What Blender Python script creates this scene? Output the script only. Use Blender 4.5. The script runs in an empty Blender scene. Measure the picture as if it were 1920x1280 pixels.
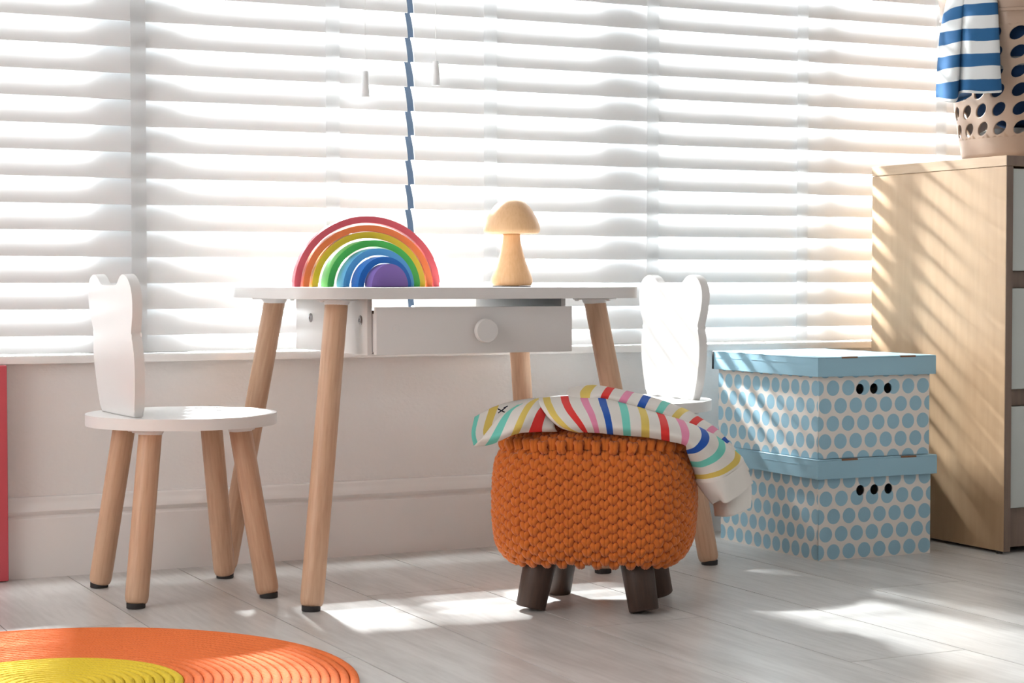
import bpy, bmesh, math, random
from mathutils import Vector, Matrix, noise
random.seed(7)
S = bpy.context.scene
COL = S.collection
PI = math.pi

# ------------------------------------------------------------------ camera
FPX = 3520.0
PITCH = math.radians(1.8712); YAW = math.radians(25.964)
CAM = Vector((0.0, -3.318, 0.52))
cd = bpy.data.cameras.new('camera'); cam = bpy.data.objects.new('camera', cd); COL.objects.link(cam)
cam.location = CAM; cam.rotation_euler = (PI/2 - PITCH, 0, -YAW)
cd.sensor_width = 36.0; cd.lens = FPX*36/1920
cd.dof.use_dof = True; cd.dof.focus_distance = 3.05; cd.dof.aperture_fstop = 14.0
cd.clip_end = 60
S.camera = cam
# ------------------------------------------------------------------ view + world
S.view_settings.view_transform = 'Standard'; S.view_settings.look = 'None'
S.view_settings.gamma = 1.0; S.view_settings.use_curve_mapping = False
S.view_settings.exposure = 0.3
W = bpy.data.worlds.new('sky'); S.world = W; W.use_nodes = True
bg = W.node_tree.nodes['Background']; bg.inputs['Color'].default_value = (0.25, 0.50, 0.95, 1); bg.inputs['Strength'].default_value = 0.15
# ------------------------------------------------------------------ lights
def light(name, kind, loc, energy, color=(1, 1, 1)):
    d = bpy.data.lights.new(name, kind); o = bpy.data.objects.new(name, d); COL.objects.link(o)
    o.location = loc; d.energy = energy; d.color = color; return o
key = light('window_lamp', 'POINT', (1.52, 2.25, 2.18), 9300, (1.0, 0.985, 0.97))   # strong lamp standing outside the window
key.data.shadow_soft_size = 0.13
fill = light('side_fill_light', 'AREA', (-2.30, -1.75, 1.45), 50, (1.0, 0.95, 0.915))   # unseen fill light added at the left wall to brighten the room
fill.data.shape = 'RECTANGLE'; fill.data.size = 1.7; fill.data.size_y = 2.5
fill.rotation_euler = (0, -PI/2, 0)
fill2 = light('rear_fill_light', 'AREA', (1.55, -5.42, 1.60), 5, (1.0, 0.965, 0.94))   # weak fill light added behind the camera for highlights on the moulding
fill2.data.shape = 'RECTANGLE'; fill2.data.size = 1.9; fill2.data.size_y = 1.3
fill2.rotation_euler = (PI/2, 0, 0)

# ------------------------------------------------------------------ helpers
def tag(o, label=None, cat=None, group=None, kind=None):
    if label: o['label'] = label
    if cat: o['category'] = cat
    if group: o['group'] = group
    if kind: o['kind'] = kind
    return o
def empty(name, loc=(0, 0, 0), rz=0):
    o = bpy.data.objects.new(name, None); COL.objects.link(o); o.location = loc; o.rotation_euler = (0, 0, rz)
    o.empty_display_size = 0.05
    return o
def link(name, me, parent=None, loc=(0, 0, 0)):
    o = bpy.data.objects.new(name, me); COL.objects.link(o); o.location = loc
    if parent: o.parent = parent
    return o
def smooth(me, ang=35):
    me.polygons.foreach_set('use_smooth', [True]*len(me.polygons))
    try: me.set_sharp_from_angle(angle=math.radians(ang))
    except Exception: pass
def bm_obj(name, bm, m, parent=None, loc=(0, 0, 0), ang=35):
    bmesh.ops.recalc_face_normals(bm, faces=bm.faces)
    me = bpy.data.meshes.new(name); bm.to_mesh(me); bm.free(); me.materials.append(m); smooth(me, ang)
    return link(name, me, parent, loc)
def raw_obj(name, vs, fs, m, parent=None, loc=(0, 0, 0), ang=180, uv=None):
    me = bpy.data.meshes.new(name); me.from_pydata([tuple(v) for v in vs], [], fs)
    if uv:
        l = me.uv_layers.new(name='UVMap')
        for lp in me.loops: l.data[lp.index].uv = uv[lp.vertex_index]
    me.materials.append(m); me.update(); smooth(me, ang)
    return link(name, me, parent, loc)
def add_box(bm, lo, hi, bev=0.0, seg=2):
    r = bmesh.ops.create_cube(bm, size=1)
    v = r['verts']
    for a in v: a.co = Vector([lo[i] + (a.co[i]+.5)*(hi[i]-lo[i]) for i in range(3)])
    if bev > 0:
        es = list({e for a in v for e in a.link_edges})
        bmesh.ops.bevel(bm, geom=es, offset=bev, segments=seg, profile=.7, affect='EDGES')
def box(name, lo, hi, m, parent=None, bev=0.0, seg=2, loc=(0, 0, 0)):
    bm = bmesh.new(); add_box(bm, lo, hi, bev, seg); return bm_obj(name, bm, m, parent, loc)
def lathe_mesh(bm, prof, n=32, mat=None):
    """prof: list of (r, z) bottom to top, closed at axis"""
    M = mat or Matrix.Identity(4); rings = []
    for r, z in prof:
        if r < 1e-6: rings.append([bm.verts.new(M @ Vector((0, 0, z)))])
        else: rings.append([bm.verts.new(M @ Vector((r*math.cos(2*PI*k/n), r*math.sin(2*PI*k/n), z))) for k in range(n)])
    for a, b in zip(rings, rings[1:]):
        for k in range(n):
            k2 = (k+1) % n
            if len(a) == 1: bm.faces.new((a[0], b[k2], b[k]))
            elif len(b) == 1: bm.faces.new((a[k], a[k2], b[0]))
            else: bm.faces.new((a[k], a[k2], b[k2], b[k]))
def lathe(name, prof, m, parent=None, n=32, mat=None, loc=(0, 0, 0), ang=40):
    bm = bmesh.new(); lathe_mesh(bm, prof, n, mat); return bm_obj(name, bm, m, parent, loc, ang)
def axis_mat(p, q):
    d = Vector(q)-Vector(p); return Matrix.Translation(Vector(p)) @ d.to_track_quat('Z', 'Y').to_matrix().to_4x4()
def prism(name, pts, t, m, parent=None, plane='XY', bev=0.0, loc=(0, 0, 0), off=0.0, seg=2, ang=40):
    """closed outline extruded by t along the missing axis, starting at off"""
    def P(a, b, c): return {'XY': (a, b, c), 'YZ': (c, a, b), 'XZ': (a, c, b)}[plane]
    bm = bmesh.new(); n = len(pts)
    A = [bm.verts.new(P(x, y, off)) for x, y in pts]; B = [bm.verts.new(P(x, y, off+t)) for x, y in pts]
    f1 = bm.faces.new(A); f2 = bm.faces.new(B)
    for k in range(n): bm.faces.new((A[k], A[(k+1) % n], B[(k+1) % n], B[k]))
    if bev > 0: bmesh.ops.bevel(bm, geom=list(set(f1.edges) | set(f2.edges)), offset=bev, segments=seg, profile=.6, affect='EDGES')
    return bm_obj(name, bm, m, parent, loc, ang)
def rrect(x0, y0, x1, y1, r, n=10):
    out = []
    for cx, cy, a0 in ((x1-r, y1-r, 0), (x0+r, y1-r, 90), (x0+r, y0+r, 180), (x1-r, y0+r, 270)):
        for k in range(n+1):
            a = math.radians(a0+90*k/n); out.append((cx+r*math.cos(a), cy+r*math.sin(a)))
    return out
def catmull(P, n):
    out = []
    for i in range(len(P)-1):
        p0 = P[max(i-1, 0)]; p1 = P[i]; p2 = P[i+1]; p3 = P[min(i+2, len(P)-1)]
        for k in range(n):
            t = k/n; out.append(.5*((2*p1)+(p2-p0)*t+(2*p0-5*p1+4*p2-p3)*t*t+(3*p1-p0-3*p2+p3)*t**3))
    out.append(P[-1].copy() if hasattr(P[-1], 'copy') else P[-1]); return out
def dup(o, parent=None):
    c = o.copy(); COL.objects.link(c); c.parent = parent
    for ch in list(o.children): dup(ch, c)
    return c
# camera frame used only to read positions out of the photograph: pixel at a given depth -> point in the room
_fw = Vector((math.sin(YAW)*math.cos(PITCH), math.cos(YAW)*math.cos(PITCH), -math.sin(PITCH)))
_rt = Vector((math.cos(YAW), -math.sin(YAW), 0)); _up = _rt.cross(_fw)
def at(px, py, d): return CAM + (_fw + _rt*((px-960)/FPX) - _up*((py-640)/FPX))*d

# ------------------------------------------------------------------ materials
MATS = {}
def mat(name, col, rough=.5, spec=.5, **k):
    m = bpy.data.materials.new(name); m.use_nodes = True; b = m.node_tree.nodes['Principled BSDF']
    b.inputs['Base Color'].default_value = (*col, 1); b.inputs['Roughness'].default_value = rough
    b.inputs['Specular IOR Level'].default_value = spec
    if k.get('metal'): b.inputs['Metallic'].default_value = k['metal']
    if k.get('sheen'): b.inputs['Sheen Weight'].default_value = k['sheen']
    MATS[name] = m; return m
def nt(m): return m.node_tree.nodes, m.node_tree.links, m.node_tree.nodes['Principled BSDF']
def add_bump(m, scale=(60, 60, 60), strength=.2, dist=.002, detail=4, tex='NOISE'):
    N, L, b = nt(m)
    tc = N.new('ShaderNodeTexCoord'); mp = N.new('ShaderNodeMapping'); mp.inputs['Scale'].default_value = scale
    t = N.new('ShaderNodeTexNoise'); t.inputs['Scale'].default_value = 1; t.inputs['Detail'].default_value = detail
    bp = N.new('ShaderNodeBump'); bp.inputs['Strength'].default_value = strength; bp.inputs['Distance'].default_value = dist
    L.new(tc.outputs['Object'], mp.inputs['Vector']); L.new(mp.outputs['Vector'], t.inputs['Vector'])
    L.new(t.outputs['Fac'], bp.inputs['Height']); L.new(bp.outputs['Normal'], b.inputs['Normal'])
    return m
def wood(name, c1, c2, along='Z', scale=1.0, rough=.5, ring=18, stretch=.06, dark=None, rand=True, contrast=(.3, .7), distort=3.0):
    """fibre streaks + cathedral rings along one axis, different on every object"""
    m = mat(name, c1, rough); N, L, b = nt(m)
    tc = N.new('ShaderNodeTexCoord'); oi = N.new('ShaderNodeObjectInfo')
    va = N.new('ShaderNodeVectorMath'); va.operation = 'MULTIPLY_ADD'
    L.new(tc.outputs['Object'], va.inputs[0]); va.inputs[1].default_value = (1, 1, 1)
    if rand:
        cb = N.new('ShaderNodeCombineXYZ'); mu = N.new('ShaderNodeMath'); mu.operation = 'MULTIPLY'; mu.inputs[1].default_value = 37.0
        L.new(oi.outputs['Random'], mu.inputs[0])
        for i in range(3): L.new(mu.outputs[0], cb.inputs[i])
        L.new(cb.outputs[0], va.inputs[2])
    mp = N.new('ShaderNodeMapping'); s = [scale]*3; s['XYZ'.index(along)] = scale*stretch; mp.inputs['Scale'].default_value = s
    L.new(va.outputs[0], mp.inputs['Vector'])
    n1 = N.new('ShaderNodeTexNoise'); n1.inputs['Scale'].default_value = ring*.35; n1.inputs['Detail'].default_value = 2; n1.inputs['Distortion'].default_value = .3
    L.new(mp.outputs[0], n1.inputs['Vector'])
    wv = N.new('ShaderNodeMath'); wv.operation = 'MULTIPLY'; wv.inputs[1].default_value = distort*12
    L.new(n1.outputs['Fac'], wv.inputs[0])
    sn = N.new('ShaderNodeMath'); sn.operation = 'SINE'; L.new(wv.outputs[0], sn.inputs[0])
    n2 = N.new('ShaderNodeTexNoise'); n2.inputs['Scale'].default_value = ring*14; n2.inputs['Detail'].default_value = 3
    L.new(mp.outputs[0], n2.inputs['Vector'])
    ma = N.new('ShaderNodeMath'); ma.operation = 'MULTIPLY_ADD'; ma.inputs[1].default_value = .16
    L.new(sn.outputs[0], ma.inputs[0]); L.new(n2.outputs['Fac'], ma.inputs[2])
    cr = N.new('ShaderNodeValToRGB'); e = cr.color_ramp.elements
    e[0].position = contrast[0]; e[0].color = (*c2, 1); e[1].position = contrast[1]; e[1].color = (*c1, 1)
    L.new(ma.outputs[0], cr.inputs[0]); L.new(cr.outputs[0], b.inputs['Base Color'])
    bp = N.new('ShaderNodeBump'); bp.inputs['Strength'].default_value = .08; bp.inputs['Distance'].default_value = .001
    L.new(ma.outputs[0], bp.inputs['Height']); L.new(bp.outputs['Normal'], b.inputs['Normal'])
    return m
def math_node(N, L, op, a, b=None, c=None):
    n = N.new('ShaderNodeMath'); n.operation = op
    for i, v in enumerate((a, b, c)):
        if v is None: continue
        if isinstance(v, (int, float)): n.inputs[i].default_value = v
        else: L.new(v, n.inputs[i])
    return n.outputs[0]

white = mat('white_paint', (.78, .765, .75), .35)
wall_m = add_bump(mat('wall_plaster', (.88, .86, .845), .6, .3), (110, 110, 150), .30, .003)
trim_m = mat('trim_gloss', (.86, .83, .81), .2)
slat_m = mat('blind_slat', (.81, .815, .82), .35)
frame_m = mat('window_frame', (.75, .75, .75), .4)
beech = wood('beech', (.60, .385, .25), (.475, .28, .175), 'Z', 1, .45, 16, .08, contrast=(.25, .7), distort=1.2)
beech_lt = wood('maple', (.80, .50, .27), (.73, .43, .215), 'Z', 1, .45, 22, .06, contrast=(.25, .7), distort=1.5)
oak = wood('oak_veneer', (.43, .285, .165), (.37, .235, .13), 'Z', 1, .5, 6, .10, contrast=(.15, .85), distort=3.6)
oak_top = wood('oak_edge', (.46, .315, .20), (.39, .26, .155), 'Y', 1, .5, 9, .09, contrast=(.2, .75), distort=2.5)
oak_shaded = wood('oak_shaded', (.18, .122, .09), (.13, .088, .065), 'Z', 1, .5, 9, .08, contrast=(.2, .75))  # same oak, darkened in its colour as shade on the chest front
dark_wood = wood('walnut_stain', (.060, .030, .019), (.036, .018, .011), 'Z', 1, .55, 14, .08)
rubber = mat('black_rubber', (.02, .018, .018), .6)
table_shaded = mat('table_paint', (.69, .67, .655), .35)  # white paint greyed so the colour carries the under-lit table front
chrome = mat('chrome', (.35, .35, .36), .3, metal=1.0)
plate_m = mat('white_metal', (.75, .75, .75), .35)
laminate = mat('drawer_white_shaded', (.46, .485, .46), .4)  # white fronts, with the shade on them put into the colour
dark_gap = mat('dark_recess', (.012, .014, .018), .6)
pink = add_bump(mat('pink_red_paint', (.56, .075, .095), .45), (9, 9, 9), .05, .002)
blue_card = add_bump(mat('blue_card', (.30, .50, .61), .55, .4), (3, 3, 260), .05, .001)
card_edge = mat('raw_cardboard', (.20, .10, .055), .8)
basket_m = mat('beige_plastic', (.44, .315, .235), .38)
tassel_m = mat('tassel_plastic', (.62, .63, .64), .5)
cord_m = mat('white_cord', (.8, .8, .8), .5)

def cloth_mix(name, col, trans):
    m = mat(name, col, .8, .2); N, L, b = nt(m)
    out = N['Material Output']; t = N.new('ShaderNodeBsdfTranslucent'); t.inputs['Color'].default_value = (*col, 1)
    mx = N.new('ShaderNodeMixShader'); mx.inputs[0].default_value = trans
    L.new(b.outputs[0], mx.inputs[1]); L.new(t.outputs[0], mx.inputs[2]); L.new(mx.outputs[0], out.inputs[0]); return m
tape_m = cloth_mix('ladder_tape', (.82, .82, .82), .72)
def glass_mat():
    m = mat('window_glass', (1, 1, 1), .05); N, L, b = nt(m); out = N['Material Output']
    tr = N.new('ShaderNodeBsdfTransparent'); tr.inputs['Color'].default_value = (.93, .96, .97, 1)
    gl = N.new('ShaderNodeBsdfGlossy'); gl.inputs['Roughness'].default_value = .02; gl.inputs['Color'].default_value = (.12, .13, .14, 1)
    fr = N.new('ShaderNodeFresnel'); fr.inputs['IOR'].default_value = 1.45
    mx = N.new('ShaderNodeMixShader'); L.new(fr.outputs[0], mx.inputs[0]); L.new(tr.outputs[0], mx.inputs[1]); L.new(gl.outputs[0], mx.inputs[2])
    L.new(mx.outputs[0], out.inputs[0]); return m
glass = glass_mat()
def dots(name, ax, su, sv, ru, rv, ou, ov):
    m = mat(name, (.8, .74, .68), .55, .3); N, L, b = nt(m)
    tc = N.new('ShaderNodeTexCoord'); sp = N.new('ShaderNodeSeparateXYZ'); L.new(tc.outputs['Object'], sp.inputs[0])
    M = lambda op, a, b_=None, c=None: math_node(N, L, op, a, b_, c)
    v = M('DIVIDE', M('SUBTRACT', sp.outputs[2], ov), sv); row = M('FLOOR', v)
    sh = M('MULTIPLY', M('FLOORED_MODULO', row, 2.0), .5)
    u = M('ADD', M('DIVIDE', M('SUBTRACT', sp.outputs[ax], ou), su), sh)
    fu = M('MULTIPLY', M('SUBTRACT', M('FRACT', u), .5), su/ru); fv = M('MULTIPLY', M('SUBTRACT', M('FRACT', v), .5), sv/rv)
    d = M('SQRT', M('ADD', M('MULTIPLY', fu, fu), M('MULTIPLY', fv, fv)))
    f = M('LESS_THAN', d, 1.0)
    mx = N.new('ShaderNodeMix'); mx.data_type = 'RGBA'
    mx.inputs[6].default_value = (.76, .71, .66, 1); mx.inputs[7].default_value = (.30, .50, .61, 1)
    L.new(f, mx.inputs[0]); L.new(mx.outputs[2], b.inputs['Base Color']); return m
def stripes(name, base, cols, spacing, width, axis=0, off=0.0, trans=.12):
    m = cloth_mix(name, base, trans); N, L, b = nt(m)
    uv = N.new('ShaderNodeUVMap'); sp = N.new('ShaderNodeSeparateXYZ'); L.new(uv.outputs[0], sp.inputs[0])
    M = lambda op, a, b_=None, c=None: math_node(N, L, op, a, b_, c)
    u = M('DIVIDE', M('ADD', sp.outputs[axis], off), spacing)
    ins = M('LESS_THAN', M('ABSOLUTE', M('SUBTRACT', M('FRACT', u), .5)), width/spacing/2)
    k = M('FLOORED_MODULO', M('FLOOR', u), float(len(cols)))
    cr = N.new('ShaderNodeValToRGB'); cr.color_ramp.interpolation = 'CONSTANT'; e = cr.color_ramp.elements
    n = len(cols)
    while len(e) < n: e.new(.5)
    for i, c in enumerate(cols): e[i].position = i/n; e[i].color = (*c, 1)
    L.new(M('DIVIDE', M('ADD', k, .5), float(n)), cr.inputs[0])
    mx = N.new('ShaderNodeMix'); mx.data_type = 'RGBA'; mx.inputs[6].default_value = (*base, 1)
    L.new(ins, mx.inputs[0]); L.new(cr.outputs[0], mx.inputs[7]); L.new(mx.outputs[2], b.inputs['Base Color'])
    for nd in N:
        if nd.type == 'BSDF_TRANSLUCENT': L.new(mx.outputs[2], nd.inputs['Color'])
    return m

# ------------------------------------------------------------------ room shell
RX0, RX1, RY0, RZ1 = -2.4, 3.7, -5.5, 2.6
WX0, WX1, WZ0, WZ1 = -.46, 2.98, .374, 1.60
TW = .16
bm = bmesh.new()
add_box(bm, (RX0, 0, 0), (RX1, TW, WZ0)); add_box(bm, (RX0, 0, WZ1), (RX1, TW, RZ1))
add_box(bm, (RX0, 0, WZ0), (WX0, TW, WZ1)); add_box(bm, (WX1, 0, WZ0), (RX1, TW, WZ1))
tag(bm_obj('wall_back', bm, wall_m), 'white plaster wall below the long window with blinds', 'wall', kind='structure')
bm = bmesh.new(); A0, A1 = RX0-.12, RX0
add_box(bm, (A0, RY0, 0), (A1, TW, .55)); add_box(bm, (A0, RY0, 2.35), (A1, TW, RZ1))
add_box(bm, (A0, RY0, .55), (A1, -3.10, 2.35)); add_box(bm, (A0, -.40, .55), (A1, TW, 2.35))
tag(bm_obj('wall_left', bm, wall_m), 'white side wall with an opening added for the fill light, left of the frame', 'wall', kind='structure')
tag(box('wall_right', (RX1, RY0, 0), (RX1+.12, TW, RZ1), wall_m), 'plain white side wall right of the chest', 'wall', kind='structure')
bm = bmesh.new(); A0, A1 = RY0-.12, RY0
add_box(bm, (RX0, A0, 0), (RX1, A1, .90)); add_box(bm, (RX0, A0, 2.30), (RX1, A1, RZ1))
add_box(bm, (RX0, A0, .90), (.55, A1, 2.30)); add_box(bm, (2.55, A0, .90), (RX1, A1, 2.30))
tag(bm_obj('wall_front', bm, wall_m), 'white wall behind the camera with an opening added for the fill light', 'wall', kind='structure')
tag(box('ceiling', (RX0, RY0, RZ1), (RX1, TW, RZ1+.1), mat('ceiling_paint', (.8, .8, .79), .8)), 'plain white ceiling above the room', 'ceiling', kind='structure')

# baseboard with its moulded profile
prof = [(0, .0), (-.0185, .0), (-.0185, .1030), (-.0178, .1045), (-.0145, .1068), (-.0135, .1085), (-.0150, .1105), (-.0185, .1135), (-.0200, .1165), (-.0192, .1195), (-.0165, .1240), (-.0130, .1285), (-.0105, .1325), (-.0095, .1365), (-.0085, .1385), (-.0060, .1405), (0, .1415)]
bm = bmesh.new()
A = [bm.verts.new((RX0, y, z)) for y, z in prof]; B = [bm.verts.new((RX1, y, z)) for y, z in prof]
for k in range(len(prof)-1): bm.faces.new((A[k], A[k+1], B[k+1], B[k]))
bm.faces.new(A); bm.faces.new(B[::-1])
tag(bm_obj('baseboard_back', bm, trim_m, ang=25), 'white moulded baseboard running along the window wall', 'baseboard', kind='structure')

# floor of planks
plank_m = wood('floor_plank', (.67, .655, .635), (.51, .49, .47), 'Y', 1, .30, 8, .10, contrast=(.18, .72), distort=4.5)
gap_m = mat('plank_joint', (.20, .19, .18), .8)
floor = empty('floor', (0, 0, 0)); tag(floor, 'pale grey wood-look plank floor', 'floor', kind='structure')
box('subfloor', (RX0, RY0, -.03), (RX1, 0, -.0011), gap_m, floor)
PWD = .1978; X0 = .5395
joints = {0: -.517, 1: -.903, 2: -1.35, 3: -.444, 4: -.85, 5: -1.233, 6: -.25, 7: -.75, 8: -1.1}
pm = {}
def plank_mesh(L_):
    key_ = round(L_, 3)
    if key_ not in pm:
        b_ = bmesh.new(); add_box(b_, (0, 0, -.006), (PWD-.0022, L_-.0018, 0))
        bmesh.ops.recalc_face_normals(b_, faces=b_.faces)
        me = bpy.data.meshes.new('plank'); b_.to_mesh(me); b_.free(); me.materials.append(plank_m); pm[key_] = me
    return pm[key_]
LP = 1.24
for r in range(-8, 16):
    j = joints.get(r, -random.uniform(.1, 1.2)); ys = [0.0]; y = j
    while y > RY0: ys.append(y); y -= LP
    ys.append(RY0)
    for a, b_ in zip(ys, ys[1:]):
        if X0+r*PWD < RX0-.1 or a-b_ < .02: continue
        link('plank', plank_mesh(a-b_), floor, (X0+r*PWD+.0005, b_+.0005, 0))

# window: sill, frame, bars, panes
tag(box('trim_1', (WX0-.05, -.030, .3745), (WX1+.05, .10, .3885), trim_m, bev=.003), 'white window sill board running under the blinds', 'sill', kind='structure')
win = empty('window_1', (1.26, .12, .3885)); tag(win, 'long window behind white venetian blinds', 'window', kind='structure')
def wbox(name, lo, hi, m, par=win, bev=.003):
    o = win.location; return box(name, [lo[i]-o[i] for i in range(3)], [hi[i]-o[i] for i in range(3)], m, par, bev)
wbox('frame_rail', (WX0, .075, .389), (WX1, .135, .43), frame_m); wbox('frame_rail', (WX0, .075, WZ1-.05), (WX1, .135, WZ1), frame_m)
posts = [(WX0, WX0+.06), (.822, .982), (1.800, 1.905), (2.325, 2.355), (WX1-.06, WX1)]
for a, b_ in posts: wbox('mullion', (a, .075, .431), (b_, .135, WZ1-.051), frame_m)
for (a, b_), (c, d) in zip(posts, posts[1:]):
    wbox('pane', (b_-.002, .102, .431), (c+.002, .106, WZ1-.051), glass, bev=0)
w2 = empty('fill_window_left', (RX0, -1.75, .55)); tag(w2, 'large window added around the fill light in the left wall, outside the frame', 'window', kind='structure')  # unseen window made up to hold the left fill light
for lo, hi in (((-.1, -1.35, 0), (0, -1.29, 1.8)), ((-.1, 1.29, 0), (0, 1.35, 1.8)), ((-.1, -1.29, 0), (0, 1.29, .06)), ((-.1, -1.29, 1.74), (0, 1.29, 1.8)), ((-.1, -.03, .06), (0, .03, 1.74))):
    box('window_frame', lo, hi, frame_m, w2, .003)
box('pane', (-.055, -1.29, .06), (-.05, 1.29, 1.74), glass, w2)
w3 = empty('fill_window_rear', (1.55, RY0, .90)); tag(w3, 'window added around the fill light in the wall behind the camera', 'window', kind='structure')  # made-up window that gives the rear fill light a setting
for lo, hi in (((-1.0, -.1, 0), (-.94, 0, 1.4)), ((.94, -.1, 0), (1.0, 0, 1.4)), ((-.94, -.1, 0), (.94, 0, .06)), ((-.94, -.1, 1.34), (.94, 0, 1.4)), ((-.03, -.1, .06), (.03, 0, 1.34))):
    box('window_frame', lo, hi, frame_m, w3, .003)
box('pane', (-.94, -.055, .06), (.94, -.05, 1.34), glass, w3)

# ------------------------------------------------------------------ venetian blinds
ZS, PS = .422, .0467
SW, SD = .0178, .0485            # horizontal depth and drop of a tilted slat
def slat_mesh(x0, x1):
    vs, fs = [], []; n = 8; cr = .0030; th = .0026
    tx, tz = SW, SD; ln = math.hypot(tx, tz); nx, nz = -tz/ln, tx/ln     # room-side normal
    prof_ = []
    for k in range(n+1):
        t = k/n; c = cr*4*t*(1-t); prof_.append((tx*t+nx*c, tz*t+nz*c))
    back = [(y-nx*th, z-nz*th) for y, z in prof_][::-1]
    ring = prof_+back; m_ = len(ring)
    for x in (x0, x1): vs += [(x, y, z) for y, z in ring]
    for k in range(m_): fs.append((k, (k+1) % m_, m_+(k+1) % m_, m_+k))
    fs += [tuple(range(m_))[::-1], tuple(range(m_, 2*m_))]
    me = bpy.data.meshes.new('slat'); me.from_pydata(vs, [], fs); me.materials.append(slat_m); me.update(); smooth(me, 40); return me
def blind(x0, x1, tapes, label, cords):
    b = empty('venetian_blind', ((x0+x1)/2, 0, .389)); o = b.location
    tag(b, label, 'blind', 'white venetian blinds at the window')
    me = slat_mesh(x0-o.x, x1-o.x)
    for k in range(23):
        s = link('slat', me, b, (random.uniform(-.0008, .0008), 0, ZS+k*PS-o.z)); s.rotation_euler = (random.gauss(0, .004), random.gauss(0, .00035), 0)
    # bottom rail and head rail
    rl = box('bottom_rail', (x0-o.x, 0, 0), (x1-o.x, .007, .0365), slat_m, b, .0015, loc=(0, .0005, .0025)); rl.rotation_euler = (math.radians(-20), 0, 0)
    box('head_rail', (x0-o.x, -.012, 1.505-o.z), (x1-o.x, .045, 1.56-o.z), slat_m, b, .003)
    for t in tapes:
        box('ladder_tape', (t-.0138-o.x, -.0048, .002), (t+.0138-o.x, -.0042, 1.505-o.z), tape_m, b)
        box('ladder_tape', (t-.0138-o.x, .0258, .036), (t+.0138-o.x, .0263, 1.505-o.z), tape_m, b)
    for cx, zb, zt in cords:
        c = lathe('pull_cord', [(0, zt-.002-o.z), (.0009, zt-.002-o.z), (.0009, 1.506-o.z), (0, 1.506-o.z)], cord_m, b, 8, loc=(cx-o.x, -.03, 0))
        lathe('tassel', [(0, zb-o.z), (.0078, zb-o.z), (.0083, zb+.002-o.z), (.0074, zb+.02-o.z), (.0060, zt-.002-o.z), (.0054, zt-o.z), (0, zt-o.z)], tassel_m, c, 20)
    return b
blind(-.40, 1.3945, (-.235, .134, .503, .872, 1.241), 'white venetian blind on the left, behind the table and the near bear chair', [(1.296, .862, .910)])
blind(1.4085, 2.93, (1.567, 1.932, 2.298, 2.665), 'white venetian blind on the right, behind the mushroom lamp and the chest', [(1.440, .890, .936)])

# ------------------------------------------------------------------ legs shared by table and chairs
def leg(parent, base, top, r, bracket=True, m=beech):
    b = Vector(base); t = Vector(top); d = (t-b).normalized(); b2 = b + d*.0065/d.z
    ln = (t-b2).length; M = axis_mat(b2, t)
    bm_ = bmesh.new()
    lathe_mesh(bm_, [(0, 0), (r*.72, 0), (r*.88, .0025), (r*.97, .007), (r, .013), (r*1.0, ln-.004), (r*.97, ln), (0, ln)], 28)
    me = bpy.data.meshes.new('leg'); bmesh.ops.recalc_face_normals(bm_, faces=bm_.faces); bm_.to_mesh(me); bm_.free(); me.materials.append(m); smooth(me, 50)
    o = link('leg', me, parent); o.matrix_local = M
    f = lathe('rubber_foot', [(0, 0), (r*.78, 0), (r*.80, .001), (r*.80, .0085), (0, .0085)], rubber, o, 24)
    f.matrix_local = M.inverted() @ Matrix.Translation(b + d*(.0005))
    if bracket:
        # sloped metal mounting plate between leg and top
        c = bm_obj_bracket(r); c2 = link('bracket', c, o); c2.matrix_local = M.inverted() @ Matrix.Translation(t) @ Matrix.Rotation(math.atan2(d.y, d.x), 4, 'Z')
    return o
_br = {}
def bm_obj_bracket(r):
    if r not in _br:
        b_ = bmesh.new()
        add_box(b_, (-r*1.75, -r*1.25, .0035), (r*1.75, r*1.25, .0065), .0012, 1)
        lathe_mesh(b_, [(0, -.0035), (r*1.0, -.0035), (r*1.12, .0005), (r*1.2, .0045), (0, .0045)], 24)
        for sx in (-1, 1):
            lathe_mesh(b_, [(0, .001), (.0035, .0015), (.0045, .004), (0, .004)], 12, Matrix.Translation((sx*r*1.5, r*.7, 0)))
        bmesh.ops.recalc_face_normals(b_, faces=b_.faces)
        me = bpy.data.meshes.new('bracket'); b_.to_mesh(me); b_.free(); me.materials.append(plate_m); smooth(me, 40); _br[r] = me
    return _br[r]
LR = .0187
# ------------------------------------------------------------------ bear chairs
def bear_outline():
    half = [(.083, 0), (.089, .012), (.098, .04), (.1045, .075), (.1055, .10), (.1020, .122), (.0985, .133), (.1020, .145), (.1095, .163), (.1140, .1835), (.1135, .200), (.1075, .2135), (.095, .2245), (.077, .2295), (.060, .2260), (.048, .2180), (.040, .2135), (.031, .2120), (.01, .2120)]
    P = [Vector((a, b, 0)) for a, b in half]; P = catmull(P[1:], 4); pts = [(half[0][0], 0)] + [(p.x, p.y) for p in P]
    return pts + [(-a, b) for a, b in pts[::-1]]
def make_chair():
    c = empty('bear_chair', (0, 0, 0))
    R_ = .157; n = 72
    prism('seat', [(R_*math.cos(2*PI*k/n), R_*math.sin(2*PI*k/n)) for k in range(n)], .0185, white, c, 'XY', .0028, off=.2815, seg=3)
    prism('backrest', bear_outline(), .0165, white, c, 'YZ', .003, off=0, loc=(-.1085, 0, .3002), seg=3)
    for sx in (-1, 1):
        for sy in (-1, 1): leg(c, (sx*.111, sy*.113, 0), (sx*.0755, sy*.0775, .2750), LR)
    return c
ch = make_chair(); ch.location = (.870, -.277, 0); ch.rotation_euler = (0, 0, math.radians(1.0))
tag(ch, 'white kids chair with bear-ear back, near the left edge of the picture', 'chair', 'bear-ear kids chairs')
ch2 = dup(ch); ch2.location = (1.711, -.289, 0); ch2.rotation_euler = (0, 0, PI)
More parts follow.
